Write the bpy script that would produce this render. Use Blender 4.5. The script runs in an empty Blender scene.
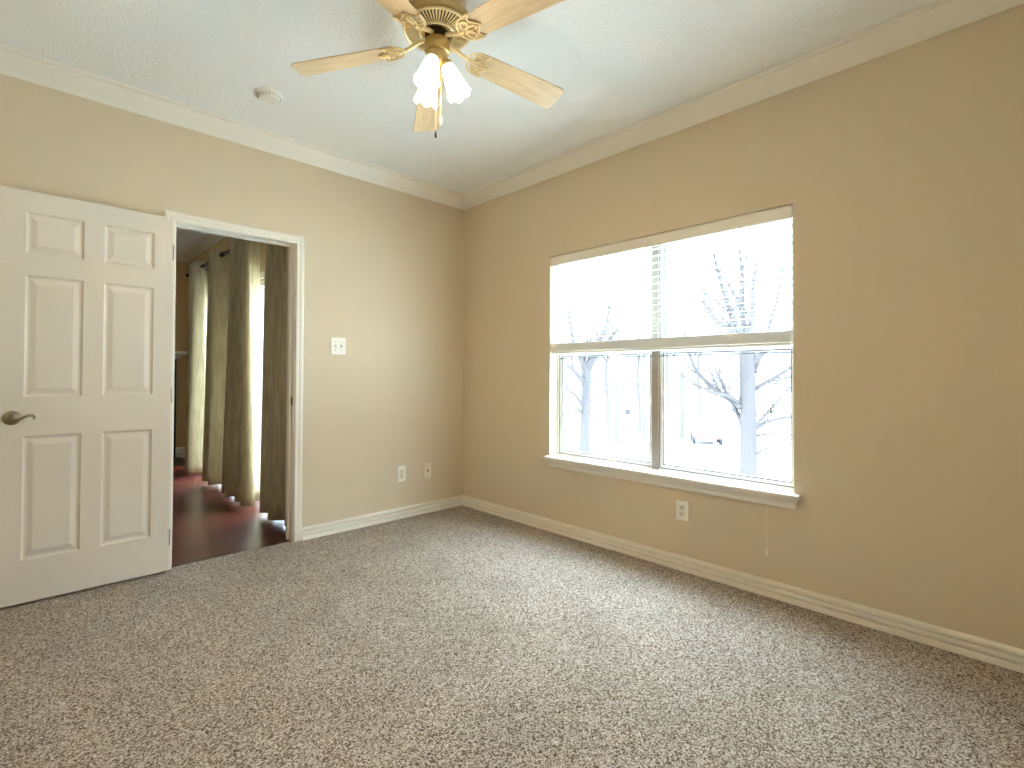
import bpy, bmesh, math, random
from mathutils import Vector, Matrix
S = bpy.context.scene
COL = S.collection
R = math.radians
random.seed(7)

# ------------------------------------------------------------------ camera
CAM = Vector((-2.87651, -3.41418, 1.135))
YAW, PITCH, ROLL, FPX, PX, PY = 0.82807, 0.01397, 0.00498, 503.498, 484.663, 368.730
fw = Vector((math.cos(YAW)*math.cos(PITCH), math.sin(YAW)*math.cos(PITCH), math.sin(PITCH)))
r0 = fw.cross(Vector((0, 0, 1))).normalized(); u0 = r0.cross(fw)
rt = r0*math.cos(ROLL)+u0*math.sin(ROLL); up = -r0*math.sin(ROLL)+u0*math.cos(ROLL)
cd = bpy.data.cameras.new('camera'); cam = bpy.data.objects.new('camera', cd); COL.objects.link(cam)
m = Matrix((rt, up, -fw)).transposed().to_4x4(); m.translation = CAM
cam.matrix_world = m
cd.sensor_width = 36; cd.lens = FPX/1024*36
cd.shift_x = (512-PX)/1024; cd.shift_y = (PY-384)/1024
cd.clip_start = .02; cd.clip_end = 500
S.camera = cam

def at(px, py, d):
    """world point seen at photo pixel (px,py), d metres ahead of the camera"""
    return CAM+(fw+rt*((px-PX)/FPX)+up*((PY-py)/FPX))*d

# ------------------------------------------------------------------ world, exposure
SKY = 43
W = bpy.data.worlds.new('overcast_sky'); S.world = W; W.use_nodes = True
wt = W.node_tree; bg = wt.nodes['Background']; bg.inputs[0].default_value = (.66, .835, 1.0, 1)
# overcast luminance: brightest overhead, falling towards the horizon
sx_ = wt.nodes.new('ShaderNodeSeparateXYZ'); mr_ = wt.nodes.new('ShaderNodeMapRange')
tc_ = wt.nodes.new('ShaderNodeTexCoord'); wt.links.new(tc_.outputs['Generated'], sx_.inputs[0]); wt.links.new(sx_.outputs['Z'], mr_.inputs[0])
mr_.inputs[1].default_value = 0; mr_.inputs[2].default_value = 1; mr_.inputs[3].default_value = SKY*.11; mr_.inputs[4].default_value = SKY
wt.links.new(mr_.outputs[0], bg.inputs[1])
S.view_settings.view_transform = 'Standard'; S.view_settings.look = 'None'
S.view_settings.gamma = 1; S.view_settings.use_curve_mapping = False
S.view_settings.exposure = 0.0
S.cycles.max_bounces = 14; S.cycles.diffuse_bounces = 8; S.cycles.glossy_bounces = 4
S.cycles.transparent_max_bounces = 16; S.cycles.transmission_bounces = 8
S.cycles.use_denoising = True
S.cycles.sample_clamp_indirect = 0
LAMP_W = 9.5
SHADE_E = 3.5

# ------------------------------------------------------------------ materials
def srgb(r, g, b):
    f = lambda c: c/12.92 if c <= .04045 else ((c+.055)/1.055)**2.4
    return (f(r/255), f(g/255), f(b/255), 1)
def mat(name, col, rough=.5, metal=0., bump=None, spec=.5, **kw):
    M = bpy.data.materials.new(name); M.use_nodes = True
    nt = M.node_tree; b = nt.nodes['Principled BSDF']
    b.inputs['Base Color'].default_value = col; b.inputs['Roughness'].default_value = rough
    b.inputs['Metallic'].default_value = metal; b.inputs['Specular IOR Level'].default_value = spec
    for k, v in kw.items(): b.inputs[k.replace('_', ' ')].default_value = v
    if bump:
        sc, st, di = bump
        tc = nt.nodes.new('ShaderNodeTexCoord'); n = nt.nodes.new('ShaderNodeTexNoise'); n.inputs['Scale'].default_value = sc
        n.inputs['Detail'].default_value = 3
        nt.links.new(tc.outputs['Object'], n.inputs['Vector'])
        bp = nt.nodes.new('ShaderNodeBump'); bp.inputs['Strength'].default_value = st; bp.inputs['Distance'].default_value = di
        nt.links.new(n.outputs['Fac'], bp.inputs['Height']); nt.links.new(bp.outputs[0], b.inputs['Normal'])
    return M
def nodes(M): return M.node_tree, M.node_tree.nodes['Principled BSDF']

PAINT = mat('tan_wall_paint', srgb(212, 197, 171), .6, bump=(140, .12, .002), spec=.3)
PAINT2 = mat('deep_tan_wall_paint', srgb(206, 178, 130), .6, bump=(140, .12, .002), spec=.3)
WHITE = mat('white_trim_paint', srgb(232, 226, 214), .38, bump=(30, .03, .002))
DOORW = mat('white_door_paint', srgb(219, 211, 199), .42, bump=(60, .04, .001))
VINYL = mat('white_vinyl', srgb(236, 236, 232), .4, bump=(40, .02, .001))
GASKET = mat('grey_gasket', srgb(128, 130, 132), .5, bump=(80, .05, .001))
MULL = mat('taupe_mullion', srgb(158, 150, 138), .5, bump=(80, .05, .001))
PLATE = mat('white_plastic', srgb(240, 236, 226), .3, bump=(60, .02, .0005))
PLATEI = mat('ivory_plastic', srgb(226, 216, 192), .3, bump=(60, .02, .0005))
SLOT = mat('dark_slot', srgb(58, 52, 46), .6, bump=(60, .05, .0005))
BRASS = mat('antique_brass', srgb(196, 168, 112), .32, .85, bump=(90, .06, .001))
PBRASS = mat('pale_brass', srgb(226, 204, 150), .3, .6, bump=(90, .06, .001))
CREAMB = mat('cream_brass', srgb(232, 214, 168), .35, .35, bump=(90, .06, .001))
DBRASS = mat('dark_bronze', srgb(52, 40, 28), .4, .6, bump=(90, .06, .001))
NICKEL = mat('satin_nickel', srgb(150, 134, 108), .3, .9, bump=(70, .05, .001))
BARK = mat('grey_bark', srgb(76, 72, 72), .95, bump=(14, .6, .03), spec=0)
FIREBLACK = mat('black_slate', srgb(18, 16, 15), .25, bump=(25, .1, .003))
RODM = mat('dark_bronze_rod', srgb(48, 36, 26), .4, .5, bump=(60, .05, .001))
CONC = mat('pale_concrete', srgb(205, 205, 200), .9, bump=(8, .2, .01), spec=.1)
CARP = mat('car_paint_red', srgb(104, 62, 60), .3, bump=(3, .01, .001))
CARG = mat('car_glass_dark', srgb(60, 66, 72), .1, bump=(3, .01, .001))
TYRE = mat('tyre_rubber', srgb(40, 40, 42), .8, bump=(60, .1, .002))
TAIL = mat('tail_light_red', srgb(190, 40, 40), .2, bump=(60, .05, .001))
POLEM = mat('dark_pole', srgb(84, 82, 76), .95, bump=(12, .3, .01), spec=0)
SIGNM = mat('grey_sign', srgb(62, 60, 64), .9, bump=(12, .05, .001), spec=0)

def translucent_mix(M, col, fac):
    nt, b = nodes(M); o = nt.nodes['Material Output']
    t = nt.nodes.new('ShaderNodeBsdfTranslucent'); t.inputs[0].default_value = col
    mx = nt.nodes.new('ShaderNodeMixShader'); mx.inputs[0].default_value = fac
    nt.links.new(b.outputs[0], mx.inputs[1]); nt.links.new(t.outputs[0], mx.inputs[2]); nt.links.new(mx.outputs[0], o.inputs[0])
SLATM = mat('white_blind_slat', srgb(246, 245, 240), .4, bump=(40, .02, .001)); translucent_mix(SLATM, (.9, .9, .88, 1), .10)
CURT = mat('olive_satin', srgb(182, 170, 138), .34, bump=(220, .12, .001), spec=.6, Sheen_Weight=.3)
nt, b = nodes(CURT)   # slubby silk weave
tc = nt.nodes.new('ShaderNodeTexCoord'); mp = nt.nodes.new('ShaderNodeMapping'); mp.inputs['Scale'].default_value = (60, 60, 5)
nz = nt.nodes.new('ShaderNodeTexNoise'); nz.inputs['Scale'].default_value = 1; nz.inputs['Detail'].default_value = 3
cr = nt.nodes.new('ShaderNodeValToRGB'); cr.color_ramp.elements[0].color = srgb(160, 143, 106); cr.color_ramp.elements[1].color = srgb(188, 170, 132)
cr.color_ramp.elements[0].position = .35; cr.color_ramp.elements[1].position = .65
nt.links.new(tc.outputs['Object'], mp.inputs[0]); nt.links.new(mp.outputs[0], nz.inputs['Vector']); nt.links.new(nz.outputs[0], cr.inputs[0])
nt.links.new(cr.outputs[0], b.inputs['Base Color'])
translucent_mix(CURT, srgb(190, 180, 150), .10)

# glass: clear sheet with fresnel reflection
GLASS = bpy.data.materials.new('window_glass'); GLASS.use_nodes = True
nt = GLASS.node_tree; nt.nodes.clear()
o_ = nt.nodes.new('ShaderNodeOutputMaterial'); mx = nt.nodes.new('ShaderNodeMixShader'); fr = nt.nodes.new('ShaderNodeFresnel')
fr.inputs[0].default_value = 1.45; tr = nt.nodes.new('ShaderNodeBsdfTransparent'); tr.inputs[0].default_value = (.98, .985, .985, 1)
gl = nt.nodes.new('ShaderNodeBsdfGlossy'); gl.inputs['Roughness'].default_value = .02
geo_ = nt.nodes.new('ShaderNodeNewGeometry'); ior_ = nt.nodes.new('ShaderNodeMapRange'); ior_.inputs[3].default_value = 1.45; ior_.inputs[4].default_value = 1/1.45
nt.links.new(geo_.outputs['Backfacing'], ior_.inputs[0]); nt.links.new(ior_.outputs[0], fr.inputs[0])
nt.links.new(fr.outputs[0], mx.inputs[0]); nt.links.new(tr.outputs[0], mx.inputs[1]); nt.links.new(gl.outputs[0], mx.inputs[2]); nt.links.new(mx.outputs[0], o_.inputs[0])

# lit frosted shade
SHADE = mat('lit_frosted_glass', (1, .93, .8, 1), .4, bump=(40, .05, .001), Emission_Color=(1, .80, .52, 1), Emission_Strength=SHADE_E)

# carpet: flecked frieze
CARPET = mat('flecked_carpet', (.3, .25, .2, 1), .95, spec=.1)
nt, b = nodes(CARPET)
tc = nt.nodes.new('ShaderNodeTexCoord')
warp = nt.nodes.new('ShaderNodeTexNoise'); warp.inputs['Scale'].default_value = 90; warp.inputs['Detail'].default_value = 2
mixv = nt.nodes.new('ShaderNodeMixRGB'); mixv.blend_type = 'ADD'; mixv.inputs[0].default_value = .012
nt.links.new(tc.outputs['Object'], warp.inputs['Vector']); nt.links.new(tc.outputs['Object'], mixv.inputs[1]); nt.links.new(warp.outputs['Color'], mixv.inputs[2])
vo = nt.nodes.new('ShaderNodeTexVoronoi'); vo.inputs['Scale'].default_value = 250
nt.links.new(mixv.outputs[0], vo.inputs['Vector'])
sep = nt.nodes.new('ShaderNodeSeparateColor'); nt.links.new(vo.outputs['Color'], sep.inputs[0])
n2 = nt.nodes.new('ShaderNodeTexNoise'); n2.inputs['Scale'].default_value = 125; n2.inputs['Detail'].default_value = 4; nt.links.new(tc.outputs['Object'], n2.inputs['Vector'])
ma = nt.nodes.new('ShaderNodeMath'); ma.operation = 'MULTIPLY_ADD'; ma.inputs[1].default_value = .55; nt.links.new(sep.outputs[0], ma.inputs[0])
mb = nt.nodes.new('ShaderNodeMath'); mb.operation = 'MULTIPLY'; mb.inputs[1].default_value = .45; nt.links.new(n2.outputs[0], mb.inputs[0]); nt.links.new(mb.outputs[0], ma.inputs[2])
cr = nt.nodes.new('ShaderNodeValToRGB'); e = cr.color_ramp.elements
e[0].position = .20; e[0].color = srgb(66, 54, 42); e[1].position = .78; e[1].color = srgb(216, 209, 201)
x = e.new(.38); x.color = srgb(124, 108, 90); x = e.new(.55); x.color = srgb(182, 169, 154)
nt.links.new(ma.outputs[0], cr.inputs[0])
n3 = nt.nodes.new('ShaderNodeTexNoise'); n3.inputs['Scale'].default_value = 3.2; n3.inputs['Detail'].default_value = 3; nt.links.new(tc.outputs['Object'], n3.inputs['Vector'])
mr = nt.nodes.new('ShaderNodeMapRange'); mr.inputs[1].default_value = .3; mr.inputs[2].default_value = .7; mr.inputs[3].default_value = .9; mr.inputs[4].default_value = 1.06
nt.links.new(n3.outputs[0], mr.inputs[0])
mm = nt.nodes.new('ShaderNodeMixRGB'); mm.blend_type = 'MULTIPLY'; mm.inputs[0].default_value = 1
nt.links.new(cr.outputs[0], mm.inputs[1]); nt.links.new(mr.outputs[0], mm.inputs[2]); nt.links.new(mm.outputs[0], b.inputs['Base Color'])
bp = nt.nodes.new('ShaderNodeBump'); bp.inputs['Strength'].default_value = .9; bp.inputs['Distance'].default_value = .006
nt.links.new(ma.outputs[0], bp.inputs['Height']); nt.links.new(bp.outputs[0], b.inputs['Normal'])

# ceiling: knockdown texture
CEIL = mat('textured_ceiling_paint', srgb(240, 240, 238), .85, spec=.2)
nt, b = nodes(CEIL)
tc = nt.nodes.new('ShaderNodeTexCoord'); n = nt.nodes.new('ShaderNodeTexNoise'); n.inputs['Scale'].default_value = 45; n.inputs['Detail'].default_value = 4; n.inputs['Roughness'].default_value = .65
nt.links.new(tc.outputs['Object'], n.inputs['Vector'])
cr = nt.nodes.new('ShaderNodeValToRGB'); cr.color_ramp.elements[0].position = .42; cr.color_ramp.elements[1].position = .62; nt.links.new(n.outputs[0], cr.inputs[0])
bp = nt.nodes.new('ShaderNodeBump'); bp.inputs['Strength'].default_value = .3; bp.inputs['Distance'].default_value = .006
nt.links.new(cr.outputs[0], bp.inputs['Height']); nt.links.new(bp.outputs[0], b.inputs['Normal'])

def wood(name, c1, c2, rough, scale, rot=0, planks=False):
    M = mat(name, c1, rough); nt, b = nodes(M)
    tc = nt.nodes.new('ShaderNodeTexCoord'); mp = nt.nodes.new('ShaderNodeMapping'); mp.inputs['Scale'].default_value = scale; mp.inputs['Rotation'].default_value = (0, 0, rot)
    nz = nt.nodes.new('ShaderNodeTexNoise'); nz.inputs['Scale'].default_value = 1; nz.inputs['Detail'].default_value = 5; nz.inputs['Distortion'].default_value = .4
    cr = nt.nodes.new('ShaderNodeValToRGB'); cr.color_ramp.elements[0].color = c1; cr.color_ramp.elements[1].color = c2
    cr.color_ramp.elements[0].position = .3; cr.color_ramp.elements[1].position = .7
    nt.links.new(tc.outputs['Object'], mp.inputs[0]); nt.links.new(mp.outputs[0], nz.inputs['Vector']); nt.links.new(nz.outputs[0], cr.inputs[0])
    out = cr.outputs[0]
    if planks:
        mp2 = nt.nodes.new('ShaderNodeMapping'); mp2.inputs['Rotation'].default_value = (0, 0, rot); nt.links.new(tc.outputs['Object'], mp2.inputs[0])
        br = nt.nodes.new('ShaderNodeTexBrick'); br.inputs['Scale'].default_value = 1; br.inputs['Brick Width'].default_value = 1.1; br.inputs['Row Height'].default_value = .09
        br.inputs['Mortar Size'].default_value = .0015; br.inputs['Color1'].default_value = (.75, .75, .75, 1); br.inputs['Color2'].default_value = (1.1, 1.1, 1.1, 1); br.inputs['Mortar'].default_value = (.3, .3, .3, 1)
        nt.links.new(mp2.outputs[0], br.inputs['Vector'])
        mu = nt.nodes.new('ShaderNodeMixRGB'); mu.blend_type = 'MULTIPLY'; mu.inputs[0].default_value = 1
        nt.links.new(out, mu.inputs[1]); nt.links.new(br.outputs['Color'], mu.inputs[2]); out = mu.outputs[0]
    nt.links.new(out, b.inputs['Base Color'])
    return M
CHERRY = wood('cherry_floorboards', srgb(66, 30, 22), srgb(100, 48, 36), .3, (5, 60, 5), 0, True)
CHERRYT = wood('cherry_border', srgb(120, 34, 20), srgb(160, 56, 34), .25, (5, 60, 5))
BLADE = wood('washed_maple_blade', srgb(198, 174, 136), srgb(220, 199, 164), .35, (6, 70, 70))
LAWN = mat('pale_winter_lawn', srgb(190, 200, 172), .95, spec=.05)
nt, b = nodes(LAWN); tc = nt.nodes.new('ShaderNodeTexCoord'); nz = nt.nodes.new('ShaderNodeTexNoise'); nz.inputs['Scale'].default_value = .25; nz.inputs['Detail'].default_value = 6
cr = nt.nodes.new('ShaderNodeValToRGB'); cr.color_ramp.elements[0].color = srgb(206, 214, 206); cr.color_ramp.elements[1].color = srgb(222, 224, 220)
nt.links.new(tc.outputs['Object'], nz.inputs['Vector']); nt.links.new(nz.outputs[0], cr.inputs[0]); nt.links.new(cr.outputs[0], b.inputs['Base Color'])
ROADM = mat('grey_asphalt', srgb(176, 178, 180), .9, bump=(6, .2, .01), spec=.1)

# ------------------------------------------------------------------ mesh helpers
def box(bm, x0, y0, z0, x1, y1, z1):
    v = [bm.verts.new(p) for p in ((x0, y0, z0), (x1, y0, z0), (x1, y1, z0), (x0, y1, z0), (x0, y0, z1), (x1, y0, z1), (x1, y1, z1), (x0, y1, z1))]
    for f in ((0, 3, 2, 1), (4, 5, 6, 7), (0, 1, 5, 4), (1, 2, 6, 5), (2, 3, 7, 6), (3, 0, 4, 7)): bm.faces.new([v[i] for i in f])
def lathe(bm, prof, n=32, mtx=None, rfun=None):
    """prof: list of (r,z); closed at ends when r==0"""
    mtx = mtx or Matrix(); rings = []
    for i, (r, z) in enumerate(prof):
        if r < 1e-6: rings.append([bm.verts.new(mtx @ Vector((0, 0, z)))])
        else:
            ring = []
            for k in range(n):
                a = 2*math.pi*k/n; rr, zz = (rfun(r, z, a, i) if rfun else (r, z))
                ring.append(bm.verts.new(mtx @ Vector((rr*math.cos(a), rr*math.sin(a), zz))))
            rings.append(ring)
    for a, b_ in zip(rings, rings[1:]):
        for k in range(n):
            k2 = (k+1) % n
            if len(a) == 1 and len(b_) == 1: continue
            if len(a) == 1: bm.faces.new((a[0], b_[k2], b_[k]))
            elif len(b_) == 1: bm.faces.new((a[k], a[k2], b_[0]))
            else: bm.faces.new((a[k], a[k2], b_[k2], b_[k]))
def tube(bm, pts, rad, n=8, cap=True, closed=False):
    pts = [Vector(p) for p in pts]; N = len(pts)
    rad = rad if hasattr(rad, '__len__') else [rad]*N
    rings = []; prev = None
    for i, p in enumerate(pts):
        if closed: t = pts[(i+1) % N]-pts[i-1]
        else: t = pts[min(i+1, N-1)]-pts[max(i-1, 0)]
        t.normalize()
        if prev is None:
            s = t.cross(Vector((0, 0, 1)))
            if s.length < 1e-3: s = t.cross(Vector((1, 0, 0)))
        else:
            s = prev-t*prev.dot(t)
            if s.length < 1e-4: s = t.orthogonal()
        s.normalize(); prev = s; q = t.cross(s)
        rings.append([bm.verts.new(p+(s*math.cos(2*math.pi*k/n)+q*math.sin(2*math.pi*k/n))*rad[i]) for k in range(n)])
    pr = list(zip(rings, rings[1:]))
    if closed: pr.append((rings[-1], rings[0]))
    for a, b_ in pr:
        for k in range(n): bm.faces.new((a[k], a[(k+1) % n], b_[(k+1) % n], b_[k]))
    if cap and not closed:
        bm.faces.new(rings[0][::-1]); bm.faces.new(rings[-1])
def sweep(bm, prof, path, close_ends=True):
    """prof: (out,z) pairs (closed loop); path: list of (point, out_dir) where out_dir carries the mitre length"""
    rings = [[bm.verts.new(Vector(p)+Vector(d)*o+Vector((0, 0, z))) for o, z in prof] for p, d in path]
    n = len(prof)
    for a, b_ in zip(rings, rings[1:]):
        for k in range(n): bm.faces.new((a[k], a[(k+1) % n], b_[(k+1) % n], b_[k]))
    if close_ends: bm.faces.new(rings[0][::-1]); bm.faces.new(rings[-1])
def prism(bm, poly, d, mtx=None):
    """poly in local xy, thickness d along local z"""
    mtx = mtx or Matrix()
    a = [bm.verts.new(mtx @ Vector((x, y, 0))) for x, y in poly]; b_ = [bm.verts.new(mtx @ Vector((x, y, d))) for x, y in poly]
    n = len(poly); bm.faces.new(a[::-1]); bm.faces.new(b_)
    for k in range(n): bm.faces.new((a[k], a[(k+1) % n], b_[(k+1) % n], b_[k]))
def obj(name, bm, M, parent=None, smooth=False, bevel=0., loc=None):
    bmesh.ops.recalc_face_normals(bm, faces=bm.faces[:])
    me = bpy.data.meshes.new(name); bm.to_mesh(me); bm.free(); me.materials.append(M)
    o = bpy.data.objects.new(name, me); COL.objects.link(o)
    if parent: o.parent = parent
    if loc: o.location = loc
    if smooth:
        for p in me.polygons: p.use_smooth = True
        me.set_sharp_from_angle(angle=R(40))
    if bevel:
        b_ = o.modifiers.new('bevel', 'BEVEL'); b_.width = bevel; b_.segments = 2; b_.limit_method = 'ANGLE'
    return o
def tag(o, label, cat=None, group=None, kind=None):
    o['label'] = label
    if cat: o['category'] = cat
    if group: o['group'] = group
    if kind: o['kind'] = kind
    return o
def empty(name, loc, label, cat, group=None, rotz=0):
    o = bpy.data.objects.new(name, None); COL.objects.link(o); o.location = loc; o.rotation_euler = (0, 0, rotz)
    o.empty_display_size = .1
    return tag(o, label, cat, group)
def struct(name, bm, M, label, cat, parent=None, **k):
    o = obj(name, bm, M, parent, **k); tag(o, label, cat, kind='structure'); return o
NB = bmesh.new

# ------------------------------------------------------------------ room shell
H = 2.712
H2 = 2.785                      # next room's ceiling
XW, YS = -3.45, -3.78           # west and south walls behind the camera
WT = .115
DX0, DX1, DZ = -2.219, -1.512, 2.033   # doorway
WY0, WY1, WZ0, WZ1 = -2.593, -.995, .528, 2.022  # window opening
XN = -1.22                      # outside wall of the next room
YF = 4.45                       # its far wall
bm = NB(); box(bm, XW-.1, YS-.1, -.12, .12, .018, 0)
struct('floor', bm, CARPET, 'flecked beige and brown frieze carpet covering the bedroom floor', 'floor')
bm = NB(); box(bm, -6, .018, -.12, XN+.19, YF+.1, -.004)
struct('floor_next_room', bm, CHERRY, 'glossy reddish cherry wood floor seen through the doorway', 'floor')
bm = NB(); box(bm, XW-.1, YS-.1, H, .18, WT*.5, H+.12)
struct('ceiling', bm, CEIL, 'off-white textured ceiling above the carpeted bedroom', 'ceiling')
bm = NB(); box(bm, -6, WT*.5, H2, XN+.19, YF+.1, H2+.12)
struct('ceiling_next_room', bm, CEIL, 'strip of ceiling seen through the top of the doorway', 'ceiling')
bm = NB()
box(bm, -6, 0, -.02, DX0-.02, WT, H2); box(bm, DX1+.02, 0, -.02, .18, WT, H2); box(bm, DX0-.02, 0, DZ+.02, DX1+.02, WT, H2)
struct('wall_north', bm, PAINT, 'tan wall holding the open doorway and the white switch plate', 'wall')
bm = NB(); T = .18
box(bm, 0, YS-.1, -.02, T, WY0, H); box(bm, 0, WY1, -.02, T, 0, H); box(bm, 0, WY0, -.02, T, WY1, WZ0); box(bm, 0, WY0, WZ1, T, WY1, H)
struct('wall_east', bm, PAINT, 'tan wall holding the wide window with half raised blind', 'wall')
bm = NB(); box(bm, XW-.1, YS-.1, -.02, XW, 0, H); struct('wall_west', bm, PAINT, 'tan wall behind the open door, outside the view', 'wall')
bm = NB(); box(bm, XW, YS-.1, -.02, 0, YS, H); struct('wall_south', bm, PAINT, 'tan wall behind the viewer', 'wall')
# next room shell
W2 = [(.66, 1.72), (2.06, 3.20)]; W2Z = 2.04
bm = NB(); ys = [WT, W2[0][0], W2[0][1], W2[1][0], W2[1][1], YF]
for a, b_ in ((0, 1), (2, 3), (4, 5)): box(bm, XN, ys[a], -.02, XN+.15, ys[b_], H2)
for a, b_ in W2: box(bm, XN, a, W2Z, XN+.15, b_, H2)
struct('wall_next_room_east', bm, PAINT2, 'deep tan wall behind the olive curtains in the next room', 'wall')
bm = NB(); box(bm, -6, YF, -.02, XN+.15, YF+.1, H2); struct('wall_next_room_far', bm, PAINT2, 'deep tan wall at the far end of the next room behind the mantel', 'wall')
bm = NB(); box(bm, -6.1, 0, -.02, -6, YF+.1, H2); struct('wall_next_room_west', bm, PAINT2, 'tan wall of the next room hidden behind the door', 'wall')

# crown and base mouldings, mitred round each room
CROWN = [(0, -.105), (.006, -.108), (.012, -.100), (.016, -.092), (.030, -.078), (.052, -.046), (.064, -.026), (.066, -.018), (.078, -.014), (.084, -.006), (.084, 0), (0, 0)]
BASE = [(0, 0), (.026, 0), (.027, .019), (.025, .025), (.021, .027), (.003, .0275), (.003, .0345), (.020, .035), (.021, .046), (.018, .052), (.002, .053), (.002, .0605), (.014, .061), (.015, .073), (.011, .080), (.005, .083), (0, .083)]
def ring(x0, y0, x1, y1):
    return {'n': (((x0, y1), (1, -1)), ((x1, y1), (-1, -1))), 'e': (((x1, y1), (-1, -1)), ((x1, y0), (-1, 1))),
            's': (((x1, y0), (-1, 1)), ((x0, y0), (1, 1))), 'w': (((x0, y0), (1, 1)), ((x0, y1), (1, -1)))}
def run(prof, z, seg):
    bm = NB(); sweep(bm, prof, [((p[0], p[1], z), (d[0], d[1], 0)) for p, d in seg]); return bm
rg = ring(XW, YS, 0, 0)
nm = {'n': ('door', 'north'), 'e': ('window', 'east'), 's': ('rear', 'south'), 'w': ('side', 'west')}
i = 1
for k in 'nesw':
    struct('trim_%d' % i, run(CROWN, H, rg[k]), WHITE, 'white crown moulding along the top of the %s wall' % nm[k][0], 'crown moulding', smooth=True); i += 1
CW = .058
for k in 'esw':
    struct('baseboard_'+nm[k][1], run(BASE, 0, rg[k]), WHITE, 'white ridged baseboard along the foot of the %s wall' % nm[k][0], 'baseboard', smooth=True)
struct('baseboard_north', run(BASE, 0, (((DX1+CW, 0), (0, -1)), ((0, 0), (-1, -1)))), WHITE, 'white ridged baseboard between the door casing and the room corner', 'baseboard', smooth=True)
struct('baseboard_north_behind_door', run(BASE, 0, (((XW, 0), (1, -1)), ((DX0-CW-.006, 0), (0, -1)))), WHITE, 'white baseboard hidden behind the open door', 'baseboard', smooth=True)
rg2 = ring(-6, WT, XN, YF)
struct('trim_5', run(CROWN, H2, rg2['n']), WHITE, 'crown moulding on the far wall of the next room', 'crown moulding', smooth=True)
struct('trim_6', run(CROWN, H2, rg2['e']), WHITE, 'crown moulding above the olive curtains in the next room', 'crown moulding', smooth=True)
BASE2 = [(o, z*1.7) for o, z in BASE]
struct('baseboard_next_room', run(BASE2, 0, (((-1.36, YF), (0, -1)), ((XN, YF), (-1, -1)))), WHITE, 'pale tall baseboard on the far wall of the next room', 'baseboard', smooth=True)
bm = NB()
for a, b_ in ((WT, W2[0][0]-.03), (W2[0][1]+.03, W2[1][0]-.03), (W2[1][1]+.03, YF)):
    sweep(bm, BASE2, [((XN, a, 0), (-1, 0, 0)), ((XN, b_, 0), (-1, 0, 0))])
struct('baseboard_next_room_east', bm, WHITE, 'white baseboard showing under the olive curtains', 'baseboard')

# door casing: reeded profile, mitred at the head
CP = [(0, 0), (0, .012), (.004, .016), (.018, .016), (.022, .013), (.027, .013), (.030, .016), (.046, .016), (.052, .013), (.058, .008), (.058, 0)]
def casing(bm, ysurf, sgn, x0, x1, ztop, zb=0):
    def pt(o, t, corner):
        y = ysurf+sgn*t
        return {'bl': (x0-o, y, zb), 'tl': (x0-o, y, ztop+o), 'tr': (x1+o, y, ztop+o), 'br': (x1+o, y, zb)}[corner]
    rings = [[bm.verts.new(pt(o, t, c)) for o, t in CP] for c in ('bl', 'tl', 'tr', 'br')]
    n = len(CP)
    for a, b_ in zip(rings, rings[1:]):
        for k in range(n): bm.faces.new((a[k], a[(k+1) % n], b_[(k+1) % n], b_[k]))
    bm.faces.new(rings[0]); bm.faces.new(rings[-1])
bm = NB(); casing(bm, 0, -1, DX0-.006, DX1+.006, DZ+.0)
struct('trim_7', bm, WHITE, 'white reeded door casing around the doorway', 'door casing')
bm = NB(); casing(bm, WT, 1, DX0-.006, DX1+.006, DZ)
struct('trim_8', bm, WHITE, 'white door casing on the far side of the doorway', 'door casing')
bm = NB()
box(bm, DX0-.02, 0, 0, DX0, WT, DZ+.02); box(bm, DX1, 0, 0, DX1+.02, WT, DZ+.02); box(bm, DX0, 0, DZ, DX1, WT, DZ+.02)
box(bm, DX0, .048, 0, DX0+.011, .082, DZ-.011); box(bm, DX1-.011, .048, 0, DX1, .082, DZ-.011); box(bm, DX0, .048, DZ-.011, DX1, .082, DZ)
jamb = struct('trim_9', bm, WHITE, 'cream door jamb with stop lining the doorway', 'door jamb', bevel=.0015)
bm = NB(); box(bm, DX1-.0022, .012, .925, DX1+.001, .040, .985)
sp = obj('strike_plate', bm, NICKEL, jamb, bevel=.001); sp['label'] = 'dark metal strike plate'
bm = NB(); box(bm, DX1-.0030, .017, .942, DX1+.0005, .034, .968); obj('latch_hole', bm, SLOT, sp)

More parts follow.
